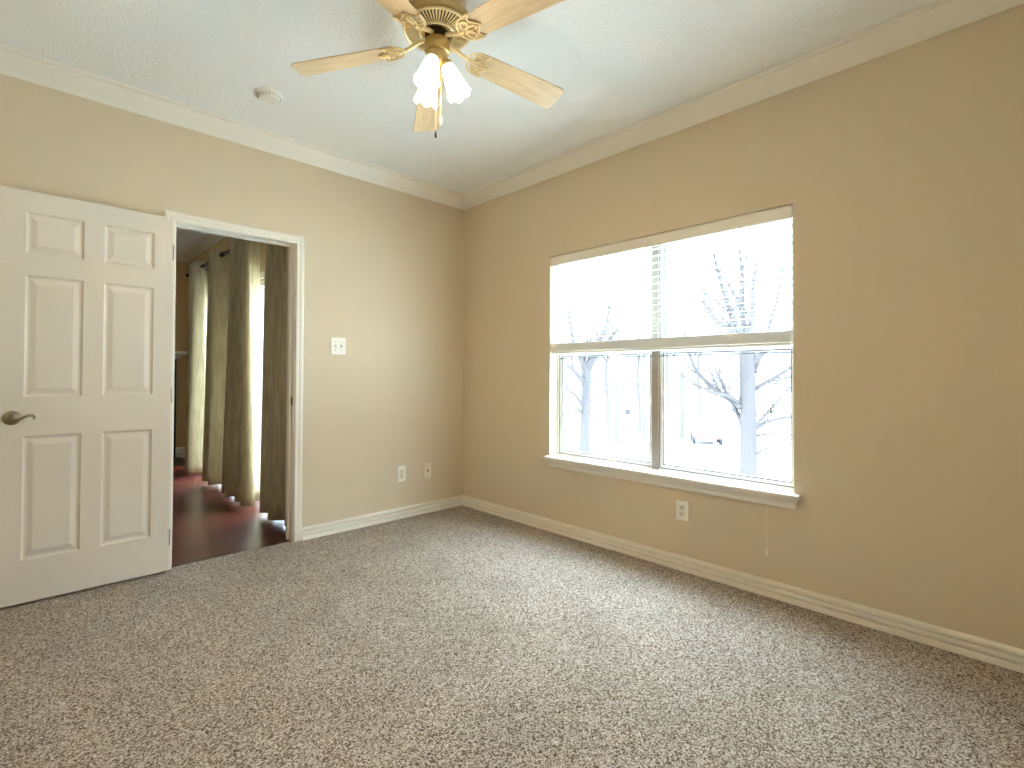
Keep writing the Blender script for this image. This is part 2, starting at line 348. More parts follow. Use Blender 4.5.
# ------------------------------------------------------------------ six panel door, swung back against the wall
DW, DH, DT = .729, 2.022, .035
def door_mesh():
    bm = NB()
    gx = [0, .104, .329, .414, .639, DW]
    gz = [0, .208, .812, 1.006, 1.606, 1.716, 1.918, DH]
    pan = {(1, 1), (3, 1), (1, 3), (3, 3), (1, 5), (3, 5)}
    def P(x, z, d, s): return bm.verts.new((x, (0 if s > 0 else DT)+d*(1 if s > 0 else -1), z))
    for s in (1, -1):
        for i in range(5):
            for j in range(7):
                x0, x1, z0, z1 = gx[i], gx[i+1], gz[j], gz[j+1]
                if (i, j) not in pan:
                    bm.faces.new([P(x0, z0, 0, s), P(x1, z0, 0, s), P(x1, z1, 0, s), P(x0, z1, 0, s)]); continue
                loops = []
                for ins, d in ((0, 0), (.004, .005), (.010, .0085), (.018, .0085), (.040, .0022), (.044, .002)):
                    loops.append([P(x0+ins, z0+ins, d, s), P(x1-ins, z0+ins, d, s), P(x1-ins, z1-ins, d, s), P(x0+ins, z1-ins, d, s)])
                for a, b_ in zip(loops, loops[1:]):
                    for k in range(4): bm.faces.new((a[k], a[(k+1) % 4], b_[(k+1) % 4], b_[k]))
                bm.faces.new(loops[-1])
    def q(*p): bm.faces.new([bm.verts.new(v) for v in p])
    q((0, 0, 0), (0, DT, 0), (0, DT, DH), (0, 0, DH)); q((DW, 0, 0), (DW, DT, 0), (DW, DT, DH), (DW, 0, DH))
    q((0, 0, 0), (DW, 0, 0), (DW, DT, 0), (0, DT, 0)); q((0, 0, DH), (DW, 0, DH), (DW, DT, DH), (0, DT, DH))
    bmesh.ops.remove_doubles(bm, verts=bm.verts[:], dist=1e-5)
    return bm
# local x=0 at the free edge, x=DW at the hinge; local -y faces the room
door = struct('door_1', door_mesh(), DOORW, 'white six-panel door swung open against the tan wall', 'door')
door.location = (-2.2465-DW*math.cos(R(.8)), -.062-DW*math.sin(R(.8)), .014); door.rotation_euler = (0, 0, R(.8))
hd = empty('door_handle', (.062, 0, .905), 'brushed nickel lever handle', 'x'); del hd['category']; hd.parent = door
face_m = Matrix.Rotation(R(90), 4, 'X')      # local z -> -y
bm = NB(); lathe(bm, [(0, .0), (.033, 0), (.034, .003), (.031, .007), (.024, .010), (.020, .014), (.014, .018), (.012, .030), (.013, .040), (.011, .046), (0, .048)], 28, face_m)
obj('rosette', bm, NICKEL, hd, smooth=True)
bm = NB()
pts = [(0, -.040, 0), (.015, -.042, -.004), (.030, -.043, -.003), (.045, -.043, .004), (.060, -.043, .011), (.074, -.043, .012), (.083, -.043, .007), (.085, -.043, .000), (.080, -.043, -.004), (.076, -.043, -.001)]
tube(bm, pts, [.011, .010, .008, .0065, .006, .006, .0055, .005, .0045, .0035], 10)
obj('lever', bm, NICKEL, hd, smooth=True)
for z in (.18, 1.0, 1.83):
    bm = NB(); tube(bm, [(DW+.006, .030, z-.045), (DW+.006, .030, z+.045)], .006, 10); box(bm, DW-.001, .004, z-.044, DW+.002, .031, z+.044)
    obj('hinge', bm, NICKEL, door)

# ------------------------------------------------------------------ window
bm = NB(); FX0, FX1 = .088, .150; JW = .014
# painted outer frame
box(bm, FX0, WY1-JW, WZ0, FX1, WY1, WZ1); box(bm, FX0, WY0, WZ0, FX1, WY0+JW, WZ1)
box(bm, FX0, WY0+JW, WZ1-JW, FX1, WY1-JW, WZ1); box(bm, FX0, WY0+JW, WZ0, FX1, WY1-JW, WZ0+.030)
win = struct('window_1', bm, VINYL, 'wide bright two-light bedroom window half covered by a white blind', 'window', bevel=.002)
YM = -1.792
bm = NB(); box(bm, .084, YM-.022, WZ0+.020, FX1, YM+.022, WZ1-JW)
o = obj('mullion', bm, MULL, win, bevel=.003); o['label'] = 'grey centre mullion'
ZR0, ZR1 = 1.272, 1.312
for a, b_ in ((WY0+JW, YM-.022), (YM+.022, WY1-JW)):
    for z0, z1, x0 in ((WZ0+.030, ZR1, .096), (ZR1, WZ1-JW, .112)):
        bm = NB(); s = .020
        box(bm, x0, a, z0, x0+.028, a+s, z1); box(bm, x0, b_-s, z0, x0+.028, b_, z1)
        box(bm, x0, a+s, z1-(.028 if z0 < 1 else s), x0+.028, b_-s, z1); box(bm, x0, a+s, z0, x0+.028, b_-s, z0+.022)
        sash = obj('sash', bm, VINYL, win, bevel=.0015)
        bm = NB(); g = .007; zt = z1-(.028 if z0 < 1 else s)
        A0, A1, B0, B1 = a+s, b_-s, z0+.022, zt
        box(bm, x0+.004, A0, B0, x0+.026, A0+g, B1); box(bm, x0+.004, A1-g, B0, x0+.026, A1, B1); box(bm, x0+.004, A0+g, B0, x0+.026, A1-g, B0+g); box(bm, x0+.004, A0+g, B1-g, x0+.026, A1-g, B1)
        gk = obj('gasket', bm, GASKET, sash)
        bm = NB(); box(bm, x0+.012, A0, B0, x0+.016, A1, B1); obj('pane', bm, GLASS, sash)
# grey gasket strips along the joints between frame and sash (frame is set 8 mm proud of the sashes)
bm = NB()
for a, b_ in ((WY0+JW, YM-.022), (YM+.022, WY1-JW)):
    for (y0, y1, z0, z1) in ((a, a+.005, WZ0+.03, WZ1-JW), (b_-.005, b_, WZ0+.03, WZ1-JW), (a, b_, WZ0+.030, WZ0+.036), (a, b_, ZR0-.009, ZR0-.001)):
        box(bm, .0925, y0, z0, .0975, y1, z1)
obj('weather_strip', bm, GASKET, win)
# stool and apron
bm = NB(); box(bm, 0, WY0, WZ0-.004, FX0+.004, WY1, .548)
prof = [(-.046, .527), (-.049, .531), (-.049, .543), (-.044, .548), (.002, .548), (.002, .527)]
ring_a = [bm.verts.new((x, -.978, z)) for x, z in prof]; ring_b = [bm.verts.new((x, -2.628, z)) for x, z in prof]
for k in range(6): bm.faces.new((ring_a[k], ring_a[(k+1) % 6], ring_b[(k+1) % 6], ring_b[k]))
bm.faces.new(ring_a); bm.faces.new(ring_b[::-1])
o = obj('window_stool', bm, WHITE, win); o['label'] = 'white window sill board'
bm = NB(); prof = [(0, .527), (-.036, .527), (-.034, .515), (-.026, .502), (-.018, .494), (-.016, .478), (-.012, .470), (0, .470)]
ra = [bm.verts.new((x, -.985-(.527-z)*.28-(.036+x)*.2, z)) for x, z in prof]; rb = [bm.verts.new((x, -2.621+(.527-z)*.28+(.036+x)*.2, z)) for x, z in prof]
n = len(prof)
for k in range(n): bm.faces.new((ra[k], ra[(k+1) % n], rb[(k+1) % n], rb[k]))
bm.faces.new(ra); bm.faces.new(rb[::-1])
obj('apron', bm, WHITE, win)

# ------------------------------------------------------------------ faux wood blind
bl = empty('window_blind', (0, -1.794, 2.0), 'white slatted blind raised to half height in the bedroom window', 'blind')
BY = .790
def loc(bm_fn): pass
bm = NB()   # valance, with a small top and bottom bead
prof = [(-.004, .012), (.006, .014), (.006, -.053), (-.004, -.051), (-.007, -.046), (-.004, -.040), (-.004, .002), (-.007, .008)]
ra = [bm.verts.new((x, -BY-.004, z)) for x, z in prof]; rb = [bm.verts.new((x, BY+.004, z)) for x, z in prof]
for k in range(8): bm.faces.new((ra[k], ra[(k+1) % 8], rb[(k+1) % 8], rb[k]))
bm.faces.new(ra); bm.faces.new(rb[::-1]); obj('valance', bm, WHITE, bl)
bm = NB(); box(bm, .012, -BY, -.040, .062, BY, .012); obj('headrail', bm, VINYL, bl)
bm = NB(); SX, SWD, TILT = .040, .050, R(8)
def slat(bm, z, tilt, wd=SWD):
    n = 6; up_, dn = [], []
    for k in range(n+1):
        t = k/n-.5; x = t*wd; c = .0022*(1-4*t*t)
        X = SX+x*math.cos(tilt); Z = z+x*math.sin(tilt)+c
        up_.append((X, Z+.0016)); dn.append((X, Z-.0016))
    pr = up_+dn[::-1]
    a = [bm.verts.new((x, -BY+.004, zz)) for x, zz in pr]; b_ = [bm.verts.new((x, BY-.004, zz)) for x, zz in pr]
    for k in range(len(pr)): bm.faces.new((a[k], a[(k+1) % len(pr)], b_[(k+1) % len(pr)], b_[k]))
    bm.faces.new(a); bm.faces.new(b_[::-1])
z = 1.936-2.0; nsl = 0
while z > 1.395-2.0:
    slat(bm, z, TILT); z -= .0440; nsl += 1
obj('slats', bm, SLATM, bl)
bm = NB(); z = 1.3185
while z < 1.375: slat(bm, z-2, 0); z += .0050
o = obj('stacked_slats', bm, SLATM, bl); o['label'] = 'pile of raised slats at the foot of the blind'
bm = NB(); box(bm, SX-.027, -BY+.004, 1.298-2, SX+.027, BY-.004, 1.314-2); obj('bottom_rail', bm, VINYL, bl, bevel=.004)
for y in (-.62, -.21, .21, .62):
    bm = NB()
    tube(bm, [(SX-.027, y, -.06), (SX-.0275, y, 1.31-2), (SX, y, 1.296-2), (SX+.0275, y, 1.31-2), (SX+.027, y, -.06)], .0009, 5)
    obj('ladder_cord', bm, PLATE, bl)
def cord(y, x, z0, z1, tas):
    bm = NB(); tube(bm, [(SX-.02, y, z0), (x*.5, y, z0-.03), (x, y, z0-.10), (x, y, z1+.03)], .0008, 6); c = obj('pull_cord', bm, PLATE, bl)
    bm = NB(); lathe(bm, [(0, z1+.034), (.003, z1+.032), (.0045, z1+.020), (.006, z1+.004), (.005, z1), (0, z1-.001)], 14, Matrix.Translation((x, y, 0)))
    obj('tassel', bm, tas, c, smooth=True)
cord(-2.485+1.794, -.054, -.056, .222-2, PLATE)
cord(-2.494+1.794, -.013, -.056, .945-2, NICKEL)
bm = NB(); tube(bm, [(-.010, .735, -.055), (-.012, .736, -.10), (-.012, .736, 1.375-2)], .0032, 6); o = obj('tilt_wand', bm, GASKET, bl)

# ------------------------------------------------------------------ wall plates
def plate(name, loc_, w, h, face, label, cat, group=None, M=PLATE):
    """local: x right, z up, +y into the wall"""
    t = empty(name, loc_, label, cat, group, {'n': 0, 'e': R(-90)}[face])
    bm = NB(); box(bm, -w/2, -.006, -h/2, w/2, .001, h/2); obj('cover_plate', bm, M, t, bevel=.003)
    return t
def screw(t, x, z):
    bm = NB(); lathe(bm, [(0, 0), (.0032, 0), (.0028, .0012), (0, .0016)], 12, Matrix.Translation((x, -.006, z)) @ face_m); obj('screw', bm, NICKEL, t)
t = plate('light_switch', (-1.189, 0, 1.345), .114, .124, 'n', 'white double toggle switch plate beside the door casing', 'light switch')
for x, up_ in ((-.023, 1), (.023, -1)):
    bm = NB(); box(bm, x-.006, -.0075, -.013, x+.006, -.005, .013); f = obj('toggle_slot', bm, PLATEI, t)
    bm = NB(); v = Matrix.Translation((x, -.006, 0)) @ Matrix.Rotation(R(25*up_), 4, 'X')
    box(bm, -.0042, -.016, -.005, .0042, .001, .005); bmesh.ops.transform(bm, matrix=v, verts=bm.verts[:]); obj('toggle', bm, PLATE, t, bevel=.001)
    for z in (-.030, .030): screw(t, x, z)
t = plate('wall_outlet', (-.637, 0, .350), .072, .124, 'n', 'white rocker-style outlet low on the wall beside the door', 'outlet')
bm = NB(); box(bm, -.017, -.0085, -.034, .017, -.005, .034); f = obj('receptacle', bm, PLATEI, t, bevel=.0015)
for s in (-.018, .018):
    for x in (-.007, .005):
        bm = NB(); box(bm, x, -.0092, s-.004, x+.002, -.0080, s+.006); obj('slot', bm, SLOT, f)
t = plate('cable_jack', (-.384, 0, .344), .072, .124, 'n', 'ivory cable jack plate with a small round socket near the corner', 'wall jack', None, PLATEI)
bm = NB(); lathe(bm, [(0, .010), (.0035, .010), (.0038, .002), (.008, .002), (.008, -.001), (0, -.001)], 14, Matrix.Translation((0, -.006, 0)) @ face_m); o = obj('socket', bm, DBRASS, t)
screw(t, 0, .042); screw(t, 0, -.042)
t = plate('wall_outlet', (0, -2.010, .347), .072, .116, 'e', 'white duplex outlet on the wall under the window', 'outlet')
for s in (-.020, .020):
    bm = NB(); prism(bm, [(.017*math.cos(a)*1.0, max(-.0125, min(.0125, .017*math.sin(a)))+s) for a in [2*math.pi*k/24 for k in range(24)]], .003, Matrix.Translation((0, -.005, 0)) @ face_m)
    f = obj('receptacle', bm, PLATEI, t)
    for x in (-.0075, .0055):
        bm = NB(); box(bm, x, -.0086, s-.002, x+.0022, -.0076, s+.008); obj('slot', bm, SLOT, f)
    bm = NB(); lathe(bm, [(0, .0008), (.0025, .0008), (.0025, -.0005), (0, -.0005)], 10, Matrix.Translation((0, -.008, s-.007)) @ face_m)
    obj('ground_hole', bm, SLOT, f)
screw(t, 0, 0)

# smoke detector
t = empty('smoke_detector', (-1.875, -.525, H), 'round white smoke detector on the ceiling near the door wall', 'smoke detector')
bm = NB(); lathe(bm, [(0, .002), (.066, .002), (.068, -.004), (.066, -.012), (.060, -.014), (0, -.014)], 36); obj('base', bm, PLATE, t, smooth=True)
bm = NB(); lathe(bm, [(.054, -.012), (.060, -.016), (.060, -.022), (.052, -.036), (.030, -.041), (0, -.042)], 36); obj('housing', bm, PLATE, t, smooth=True)
bm = NB()
for k in range(20):
    a = 2*math.pi*k/20; d = Vector((math.cos(a), math.sin(a), 0)); tube(bm, [d*.0565+Vector((0, 0, -.0295)), d*.0605+Vector((0, 0, -.0205))], .0016, 6)
obj('vent_slots', bm, SLOT, t)
bm = NB(); lathe(bm, [(0, -.0445), (.008, -.0440), (.009, -.041), (0, -.041)], 16, Matrix.Translation((.018, .01, 0))); obj('test_button', bm, PLATEI, t)

# ------------------------------------------------------------------ ceiling fan
FC = Vector((-1.634, -1.761, 0)); ZB = 2.500; FR = .616; PH = 58.3
fan = empty('ceiling_fan', (FC.x, FC.y, H), 'brass ceiling fan with five pale wood blades and lit glass shades', 'ceiling fan')
def Z(z): return z-H
bm = NB()
lathe(bm, [(0, Z(2.713)), (.112, Z(2.713)), (.116, Z(2.700)), (.114, Z(2.690)), (.118, Z(2.650)), (.124, Z(2.622)), (.138, Z(2.602)), (.144, Z(2.592)), (.144, Z(2.568)), (.140, Z(2.560)), (.133, Z(2.555)), (.132, Z(2.558)), (.066, Z(2.546)), (.064, Z(2.540)), (.052, Z(2.540)), (0, Z(2.540))], 56)
motor = obj('motor_housing', bm, BRASS, fan, smooth=True)
bm = NB()   # vented underside: radial ribs
for k in range(56):
    a = 2*math.pi*k/56; d = Vector((math.cos(a), math.sin(a), 0)); s = Vector((-d.y, d.x, 0))
    tube(bm, [d*.074+Vector((0, 0, Z(2.5450))), d*.131+Vector((0, 0, Z(2.5550)))], [.0024, .0044], 6)
for r_, z_ in ((.070, 2.5430), (.136, 2.555)):
    tube(bm, [Vector((r_*math.cos(2*math.pi*k/48), r_*math.sin(2*math.pi*k/48), Z(z_))) for k in range(48)], .0060, 8, closed=True)
o = obj('vent_ring', bm, CREAMB, motor, smooth=True); o['label'] = 'pale brass ring of radial vent ribs'
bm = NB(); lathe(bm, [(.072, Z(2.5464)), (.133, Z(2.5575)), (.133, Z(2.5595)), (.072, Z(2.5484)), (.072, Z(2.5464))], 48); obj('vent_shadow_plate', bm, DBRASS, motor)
bm = NB(); lathe(bm, [(0, Z(2.545)), (.050, Z(2.545)), (.052, Z(2.535)), (.047, Z(2.508)), (0, Z(2.508))], 32); obj('flywheel', bm, DBRASS, fan, smooth=True)
bm = NB(); lathe(bm, [(0, Z(2.512)), (.049, Z(2.512)), (.052, Z(2.506)), (.052, Z(2.472)), (.049, Z(2.464)), (.040, Z(2.460)), (0, Z(2.460))], 36); obj('switch_housing', bm, BRASS, fan, smooth=True)
bm = NB(); lathe(bm, [(0, Z(2.467)), (.038, Z(2.467)), (.044, Z(2.458)), (.044, Z(2.446)), (.036, Z(2.430)), (.020, Z(2.418)), (.008, Z(2.412)), (.006, Z(2.404)), (0, Z(2.402))], 32); kit = obj('light_kit', bm, PBRASS, fan, smooth=True)
# blades and irons
def blade_mesh():
    bm = NB(); L0, L1 = .168, FR; w0, w1 = .054, .068
    pts = []
    def arc(cx, cy, r, a0, a1, n=6): return [(cx+r*math.cos(R(a0+(a1-a0)*k/n)), cy+r*math.sin(R(a0+(a1-a0)*k/n))) for k in range(n+1)]
    pts += arc(L1-.026, -w1+.026, .026, -90, 0); pts += arc(L1-.026, w1-.026, .026, 0, 90)
    pts += arc(L0+.030, w0-.030, .030, 90, 180); pts += arc(L0+.030, -w0+.030, .030, 180, 270)
    prism(bm, pts, .0055, Matrix.Translation((0, 0, 0))); return bm
def iron_mesh():
    bm = NB()
    # arm from the flywheel out to the blade (in blade space before pitch)
    tube(bm, [(.046, 0, .026), (.075, 0, .020), (.110, 0, .008), (.140, 0, -.002), (.165, 0, -.004)], [.009, .009, .0075, .0075, .007], 8)
    def loop(pts, r=.0052):
        n = 10*len(pts); P = []
        N = len(pts)
        for i in range(N):
            p0, p1, p2, p3 = (Vector(pts[(i+k-1) % N]) for k in range(4))
            for s in range(6):
                t = s/6; P.append(.5*((2*p1)+(p2-p0)*t+(2*p0-5*p1+4*p2-p3)*t*t+(3*p1-p0-3*p2+p3)*t**3))
        tube(bm, [(q.x, q.y, -.0035) for q in P], r*.8, 6, closed=True)
    loop([(0.140, 0, 0), (0.153, .036, 0), (0.180, .052, 0), (0.227, .056, 0), (0.215, .036, 0), (0.227, .018, 0), (0.247, 0, 0), (0.227, -.018, 0), (0.215, -.036, 0), (0.227, -.056, 0), (0.180, -.052, 0), (0.153, -.036, 0)])
    for s in (1, -1): loop([(0.165, .010*s, 0), (0.171, .034*s, 0), (0.191, .040*s, 0), (0.201, .026*s, 0), (0.187, .012*s, 0)], .0038)
    loop([(0.170, 0, 0), (0.203, .010, 0), (0.227, 0, 0), (0.203, -.010, 0)], .0038)
    for x, y in ((.177, .044), (.177, -.044), (.227, 0)): lathe(bm, [(0, -.011), (.005, -.010), (.006, -.004), (0, -.004)], 12, Matrix.Translation((x, y, 0)))
    return bm
b0 = i0 = None
for k in range(5):
    az = R(PH+72*k); mtx = Matrix.Translation((0, 0, ZB-H)) @ Matrix.Rotation(az, 4, 'Z') @ Matrix.Rotation(R(6.3), 4, 'Y') @ Matrix.Rotation(R(-12), 4, 'X')
    if k == 0:
        b0 = obj('blade', blade_mesh(), BLADE, fan, bevel=.0015); i0 = obj('blade_iron', iron_mesh(), CREAMB, b0, smooth=True); b_, i_ = b0, i0
    else:
        b_ = b0.copy(); COL.objects.link(b_); i_ = i0.copy(); COL.objects.link(i_); i_.parent = b_
    b_.matrix_local = mtx
# light shades: tulip with scalloped lip
SH = [(.018, .004), (.023, 0), (.026, -.010), (.031, -.030), (.036, -.055), (.039, -.080), (.042, -.104), (.047, -.124), (.051, -.134)]
def shade_mesh():
    bm = NB(); n = 40; k_ = 1.0
    def f(r, z, a, i): 
        t = max(0, (i-3)/5) if i < 9 else max(0, (8-(i-9)-3)/5)
        s = math.cos(a*6); return r*(1+.05*t*s), z+.007*t*t*s
    prof = SH+[(r-.0035, z) for r, z in SH[::-1]]
    lathe(bm, prof+[prof[0]], n, None, f); return bm
for k, azd in enumerate((-38, 84, 208)):
    mtx = Matrix.Rotation(R(azd), 4, 'Z') @ Matrix.Translation((.040, 0, Z(2.418))) @ Matrix.Rotation(R(-24), 4, 'Y')
    bm = NB(); lathe(bm, [(0, .016), (.012, .016), (.022, .010), (.026, -.004), (.025, -.010), (.018, -.012), (0, -.012)], 24); tube(bm, [(0, 0, .010), (-.010, 0, .030), (-.022, 0, .042)], .007, 8)
    so = obj('lamp_socket', bm, PBRASS, kit, smooth=True); so.matrix_local = mtx
    s_ = obj('lamp_shade', shade_mesh(), SHADE, so, smooth=True)
    s_['label'] = 'lit frosted tulip shade'
    bm = NB(); lathe(bm, [(0, -.010), (.013, -.012), (.014, -.030), (.022, -.052), (.026, -.070), (.022, -.088), (.010, -.098), (0, -.100)], 20)
    obj('bulb', bm, SHADE, so, smooth=True)
    l = bpy.data.lights.new('fan_bulb_light', 'POINT'); l.energy = LAMP_W; l.color = (1, .74, .45); l.shadow_soft_size = .035
    lo = bpy.data.objects.new('fan_bulb_light', l); COL.objects.link(lo); lo.parent = so; lo.location = (0, 0, -.128)
# pull chains
for x, y, z1, M, r_ in ((-.023, -.026, 2.092, DBRASS, .0052), (-.011, -.037, 2.142, PLATEI, .0056)):
    bm = NB(); tube(bm, [(x, y, Z(2.47)), (x*1.3, y*1.3, Z(2.43)), (x*1.3, y*1.3, Z(z1+.03))], .0014, 6); c = obj('pull_chain', bm, PBRASS, fan)
    bm = NB(); lathe(bm, [(0, Z(z1+.036)), (.002, Z(z1+.034)), (r_*.7, Z(z1+.020)), (r_, Z(z1+.006)), (r_*.7, Z(z1)), (0, Z(z1-.001))], 14, Matrix.Translation((x*1.3, y*1.3, 0))); obj('pull_fob', bm, M, c, smooth=True)

# ------------------------------------------------------------------ next room: glazed doors, curtains, fireplace
def glazed(name, y0, y1, label):
    bm = NB(); x0, x1 = XN+.03, XN+.11; f = .055
    box(bm, x0, y0, -.004, x1, y0+f, W2Z); box(bm, x0, y1-f, -.004, x1, y1, W2Z); box(bm, x0, y0+f, W2Z-f, x1, y1-f, W2Z); box(bm, x0, y0+f, -.004, x1, y1-f, .09)
    w = struct(name, bm, VINYL, label, 'window', bevel=.003)
    bm = NB(); box(bm, x0+.03, y0+f-.004, .086, x0+.036, y1-f+.004, W2Z-f+.004); obj('pane', bm, GLASS, w)
    bm = NB()
    for (a, b__, c, d) in ((y0-.06, y0, 0, W2Z+.06), (y1, y1+.06, 0, W2Z+.06), (y0, y1, W2Z, W2Z+.06)): box(bm, XN-.014, a, c, XN+.004, b__, d)
    obj('window_casing', bm, WHITE, w, bevel=.003)
glazed('window_2', W2[0][0], W2[0][1], 'bright tall white-framed window between the two nearest olive curtains')
glazed('window_3', W2[1][0], W2[1][1], 'tall white-framed window behind the two farthest olive curtains')
XR = -1.405
def curtain(yt0, yt1, yb0, yb1, nf, label, seed, zt=2.40, zb=.035, amp=.05):
    rnd = random.Random(seed); ph = rnd.random()*6; ak = [rnd.uniform(.7, 1.25) for _ in range(nf+2)]
    bm = NB(); nu, nv = nf*14, 26; grid = []
    for j in range(nv+1):
        v = j/nv; z = zt+(zb-zt)*v; row = []
        for i in range(nu+1):
            u = i/nu
            y = (yt0+(yt1-yt0)*u)*(1-v)+(yb0+(yb1-yb0)*u)*v
            a = amp*(ak[int(u*nf)]*(1-(u*nf) % 1)+ak[int(u*nf)+1]*((u*nf) % 1))*(1+.25*v)
            x = XR+a*math.sin(2*math.pi*nf*u+ph+.5*v*math.sin(3*u+seed))+.012*v*math.sin(9*u+seed*2)
            y += .012*math.cos(2*math.pi*nf*u+ph)*(1 if v > .03 else 1)
            row.append(bm.verts.new((x, y, z+.004*math.sin(11*u)*v)))
        grid.append(row)
    for j in range(nv):
        for i in range(nu): bm.faces.new((grid[j][i], grid[j][i+1], grid[j+1][i+1], grid[j+1][i]))
    t = tag(obj('curtain', bm, CURT, None, smooth=True), label, 'curtain', 'olive curtain panels in the next room')
    sm = t.modifiers.new('thickness', 'SOLIDIFY'); sm.thickness = .003
    return t
curtain(.16, .80, .12, .86, 3, 'nearest olive satin curtain, dark, beside the door jamb', 3, amp=.06)
curtain(1.17, 1.66, 1.02, 1.72, 3, 'wide olive satin curtain, second from the door jamb, flaring at the hem', 5, amp=.075)
curtain(2.12, 2.38, 2.06, 2.42, 2, 'silvery olive curtain, third from the door jamb', 8, amp=.075)
curtain(2.88, 3.18, 2.84, 3.22, 2, 'farthest olive curtain, brightest, next to the fireplace wall', 11, amp=.075)
def rod(y0, y1, label):
    t = empty('curtain_rod', (XR, y0, 2.345), label, 'curtain rod', 'curtain rods in the next room')
    bm = NB(); tube(bm, [(0, 0, 0), (0, y1-y0, 0)], .011, 14); obj('pole', bm, RODM, t, smooth=True)
    for yy, s in ((0, -1), (y1-y0, 1)):
        bm = NB(); lathe(bm, [(0, -.002), (.013, -.002), (.015, .004), (.011, .010), (.020, .022), (.023, .034), (.017, .048), (.006, .056), (0, .058)], 18, Matrix.Translation((0, yy, 0)) @ Matrix.Rotation(R(-90*s), 4, 'X')); obj('finial', bm, RODM, t, smooth=True)
    for yy in (.06, y1-y0-.06):
        bm = NB(); tube(bm, [(0, yy, -.012), (.09, yy, -.012), (XN-XR, yy, -.012)], .006, 8); box(bm, XN-XR-.008, yy-.02, -.05, XN-XR, yy+.02, .03); obj('bracket', bm, RODM, t)
rod(.18, 2.04, 'long dark rod carrying the two curtains nearest the door')
rod(2.17, 2.80, 'short dark rod carrying the third curtain from the door')
rod(2.92, 3.52, 'short dark rod carrying the farthest curtain')

fp = empty('fireplace', (-2.00, YF, 0), 'fireplace with white mantel shelf and black surround on the far wall', 'fireplace')
bm = NB(); box(bm, -.66, -.03, 0, -.42, 0, 1.34); box(bm, .42, -.03, 0, .66, 0, 1.34); box(bm, -.42, -.03, .78, .42, 0, 1.34); o = obj('surround', bm, FIREBLACK, fp, bevel=.004); o['label'] = 'black stone surround'
bm = NB(); box(bm, -.42, -.008, 0, .42, -.002, .78); obj('firebox', bm, SLOT, fp)
bm = NB(); prof = [(0, 1.34), (-.05, 1.34), (-.056, 1.352), (-.09, 1.372), (-.13, 1.392), (-.136, 1.402), (-.165, 1.405), (-.17, 1.41), (-.17, 1.438), (-.165, 1.443), (0, 1.443)]
ra = [bm.verts.new((-.69-min(.1, -y*.6), y, z)) for y, z in prof]; rb = [bm.verts.new((.66+min(.1, -y*.6), y, z)) for y, z in prof]; n = len(prof)
for k in range(n): bm.faces.new((ra[k], ra[(k+1) % n], rb[(k+1) % n], rb[k]))
bm.faces.new(ra); bm.faces.new(rb[::-1]); o = obj('mantel_shelf', bm, WHITE, fp); o['label'] = 'white moulded mantel shelf'
bm = NB(); box(bm, -.80, -.78, -.004, .71, -.03, .012); o = obj('hearth', bm, FIREBLACK, fp, bevel=.003); o['label'] = 'black stone hearth slab'
bm = NB(); box(bm, -.86, -.90, -.004, .77, -.78, .014); o = obj('hearth_border', bm, CHERRYT, fp, bevel=.004); o['label'] = 'red wood hearth edging'

# ------------------------------------------------------------------ outdoors, one storey below
GZ = -3.0
bm = NB(); box(bm, .6, -120, GZ-.3, 160, 120, GZ)
struct('ground', bm, LAWN, 'pale winter lawn outside the window', 'ground')
bm = NB(); c0 = at(760, 452, 27); d = rt.copy(); d.z = 0; d.normalize(); e_ = fw.copy(); e_.z = 0; e_.normalize()
def strip(dist, w, z, L=60):
    p = CAM+e_*dist+rt*6; p.z = 0
    bm = NB(); v = [p-d*L, p+d*L, p+d*L+e_*w, p-d*L+e_*w]
    a = [bm.verts.new((q.x, q.y, GZ-.02)) for q in v]; b_ = [bm.verts.new((q.x, q.y, GZ+z)) for q in v]
    bm.faces.new(b_); bm.faces.new(a[::-1])
    for k in range(4): bm.faces.new((a[k], a[(k+1) % 4], b_[(k+1) % 4], b_[k]))
    return bm
struct('road', strip(28.5, 6.5, .015), ROADM, 'pale grey street beyond the bare trees', 'road')
struct('sidewalk', strip(24.6, 1.3, .05), CONC, 'pale concrete sidewalk in front of the street', 'sidewalk')
struct('curb', strip(28.2, .18, .14), CONC, 'pale curb along the near side of the street', 'curb')

def spline(pts, n=5):
    P = [Vector(p) for p in pts]; P = [P[0]*2-P[1]]+P+[P[-1]*2-P[-2]]; out = []
    for i in range(1, len(P)-2):
        p0, p1, p2, p3 = P[i-1:i+3]
        for s in range(n):
            t = s/n; out.append(.5*((2*p1)+(p2-p0)*t+(2*p0-5*p1+4*p2-p3)*t*t+(3*p1-p0-3*p2+p3)*t**3))
    out.append(P[-2]); return out
def twigs(bm, p, dir_, L, r, depth, rnd):
    """a crooked limb that keeps dividing"""
    n = 5; pts = [p]; dd = dir_.normalized(); q = p
    for k in range(n):
        dd = (dd+Vector((rnd.gauss(0, .16), rnd.gauss(0, .16), rnd.gauss(.03, .13)))).normalized(); q = q+dd*L/n; pts.append(q)
    tube(bm, pts, [r*(1-.72*k/n) for k in range(n+1)], 6 if r > .02 else 4)
    if depth > 0:
        for k in range(2, n+1):
            for _ in range(1 if k < n else 2):
                t = (pts[k]-pts[k-1]).normalized(); s = t.orthogonal().normalized(); s = Matrix.Rotation(rnd.random()*6.28, 3, t) @ s
                twigs(bm, pts[k], t*.75+s*rnd.uniform(.5, .9)+Vector((0, 0, .12)), L*rnd.uniform(.45, .65), r*(1-.72*k/n)*.72, depth-1, rnd)
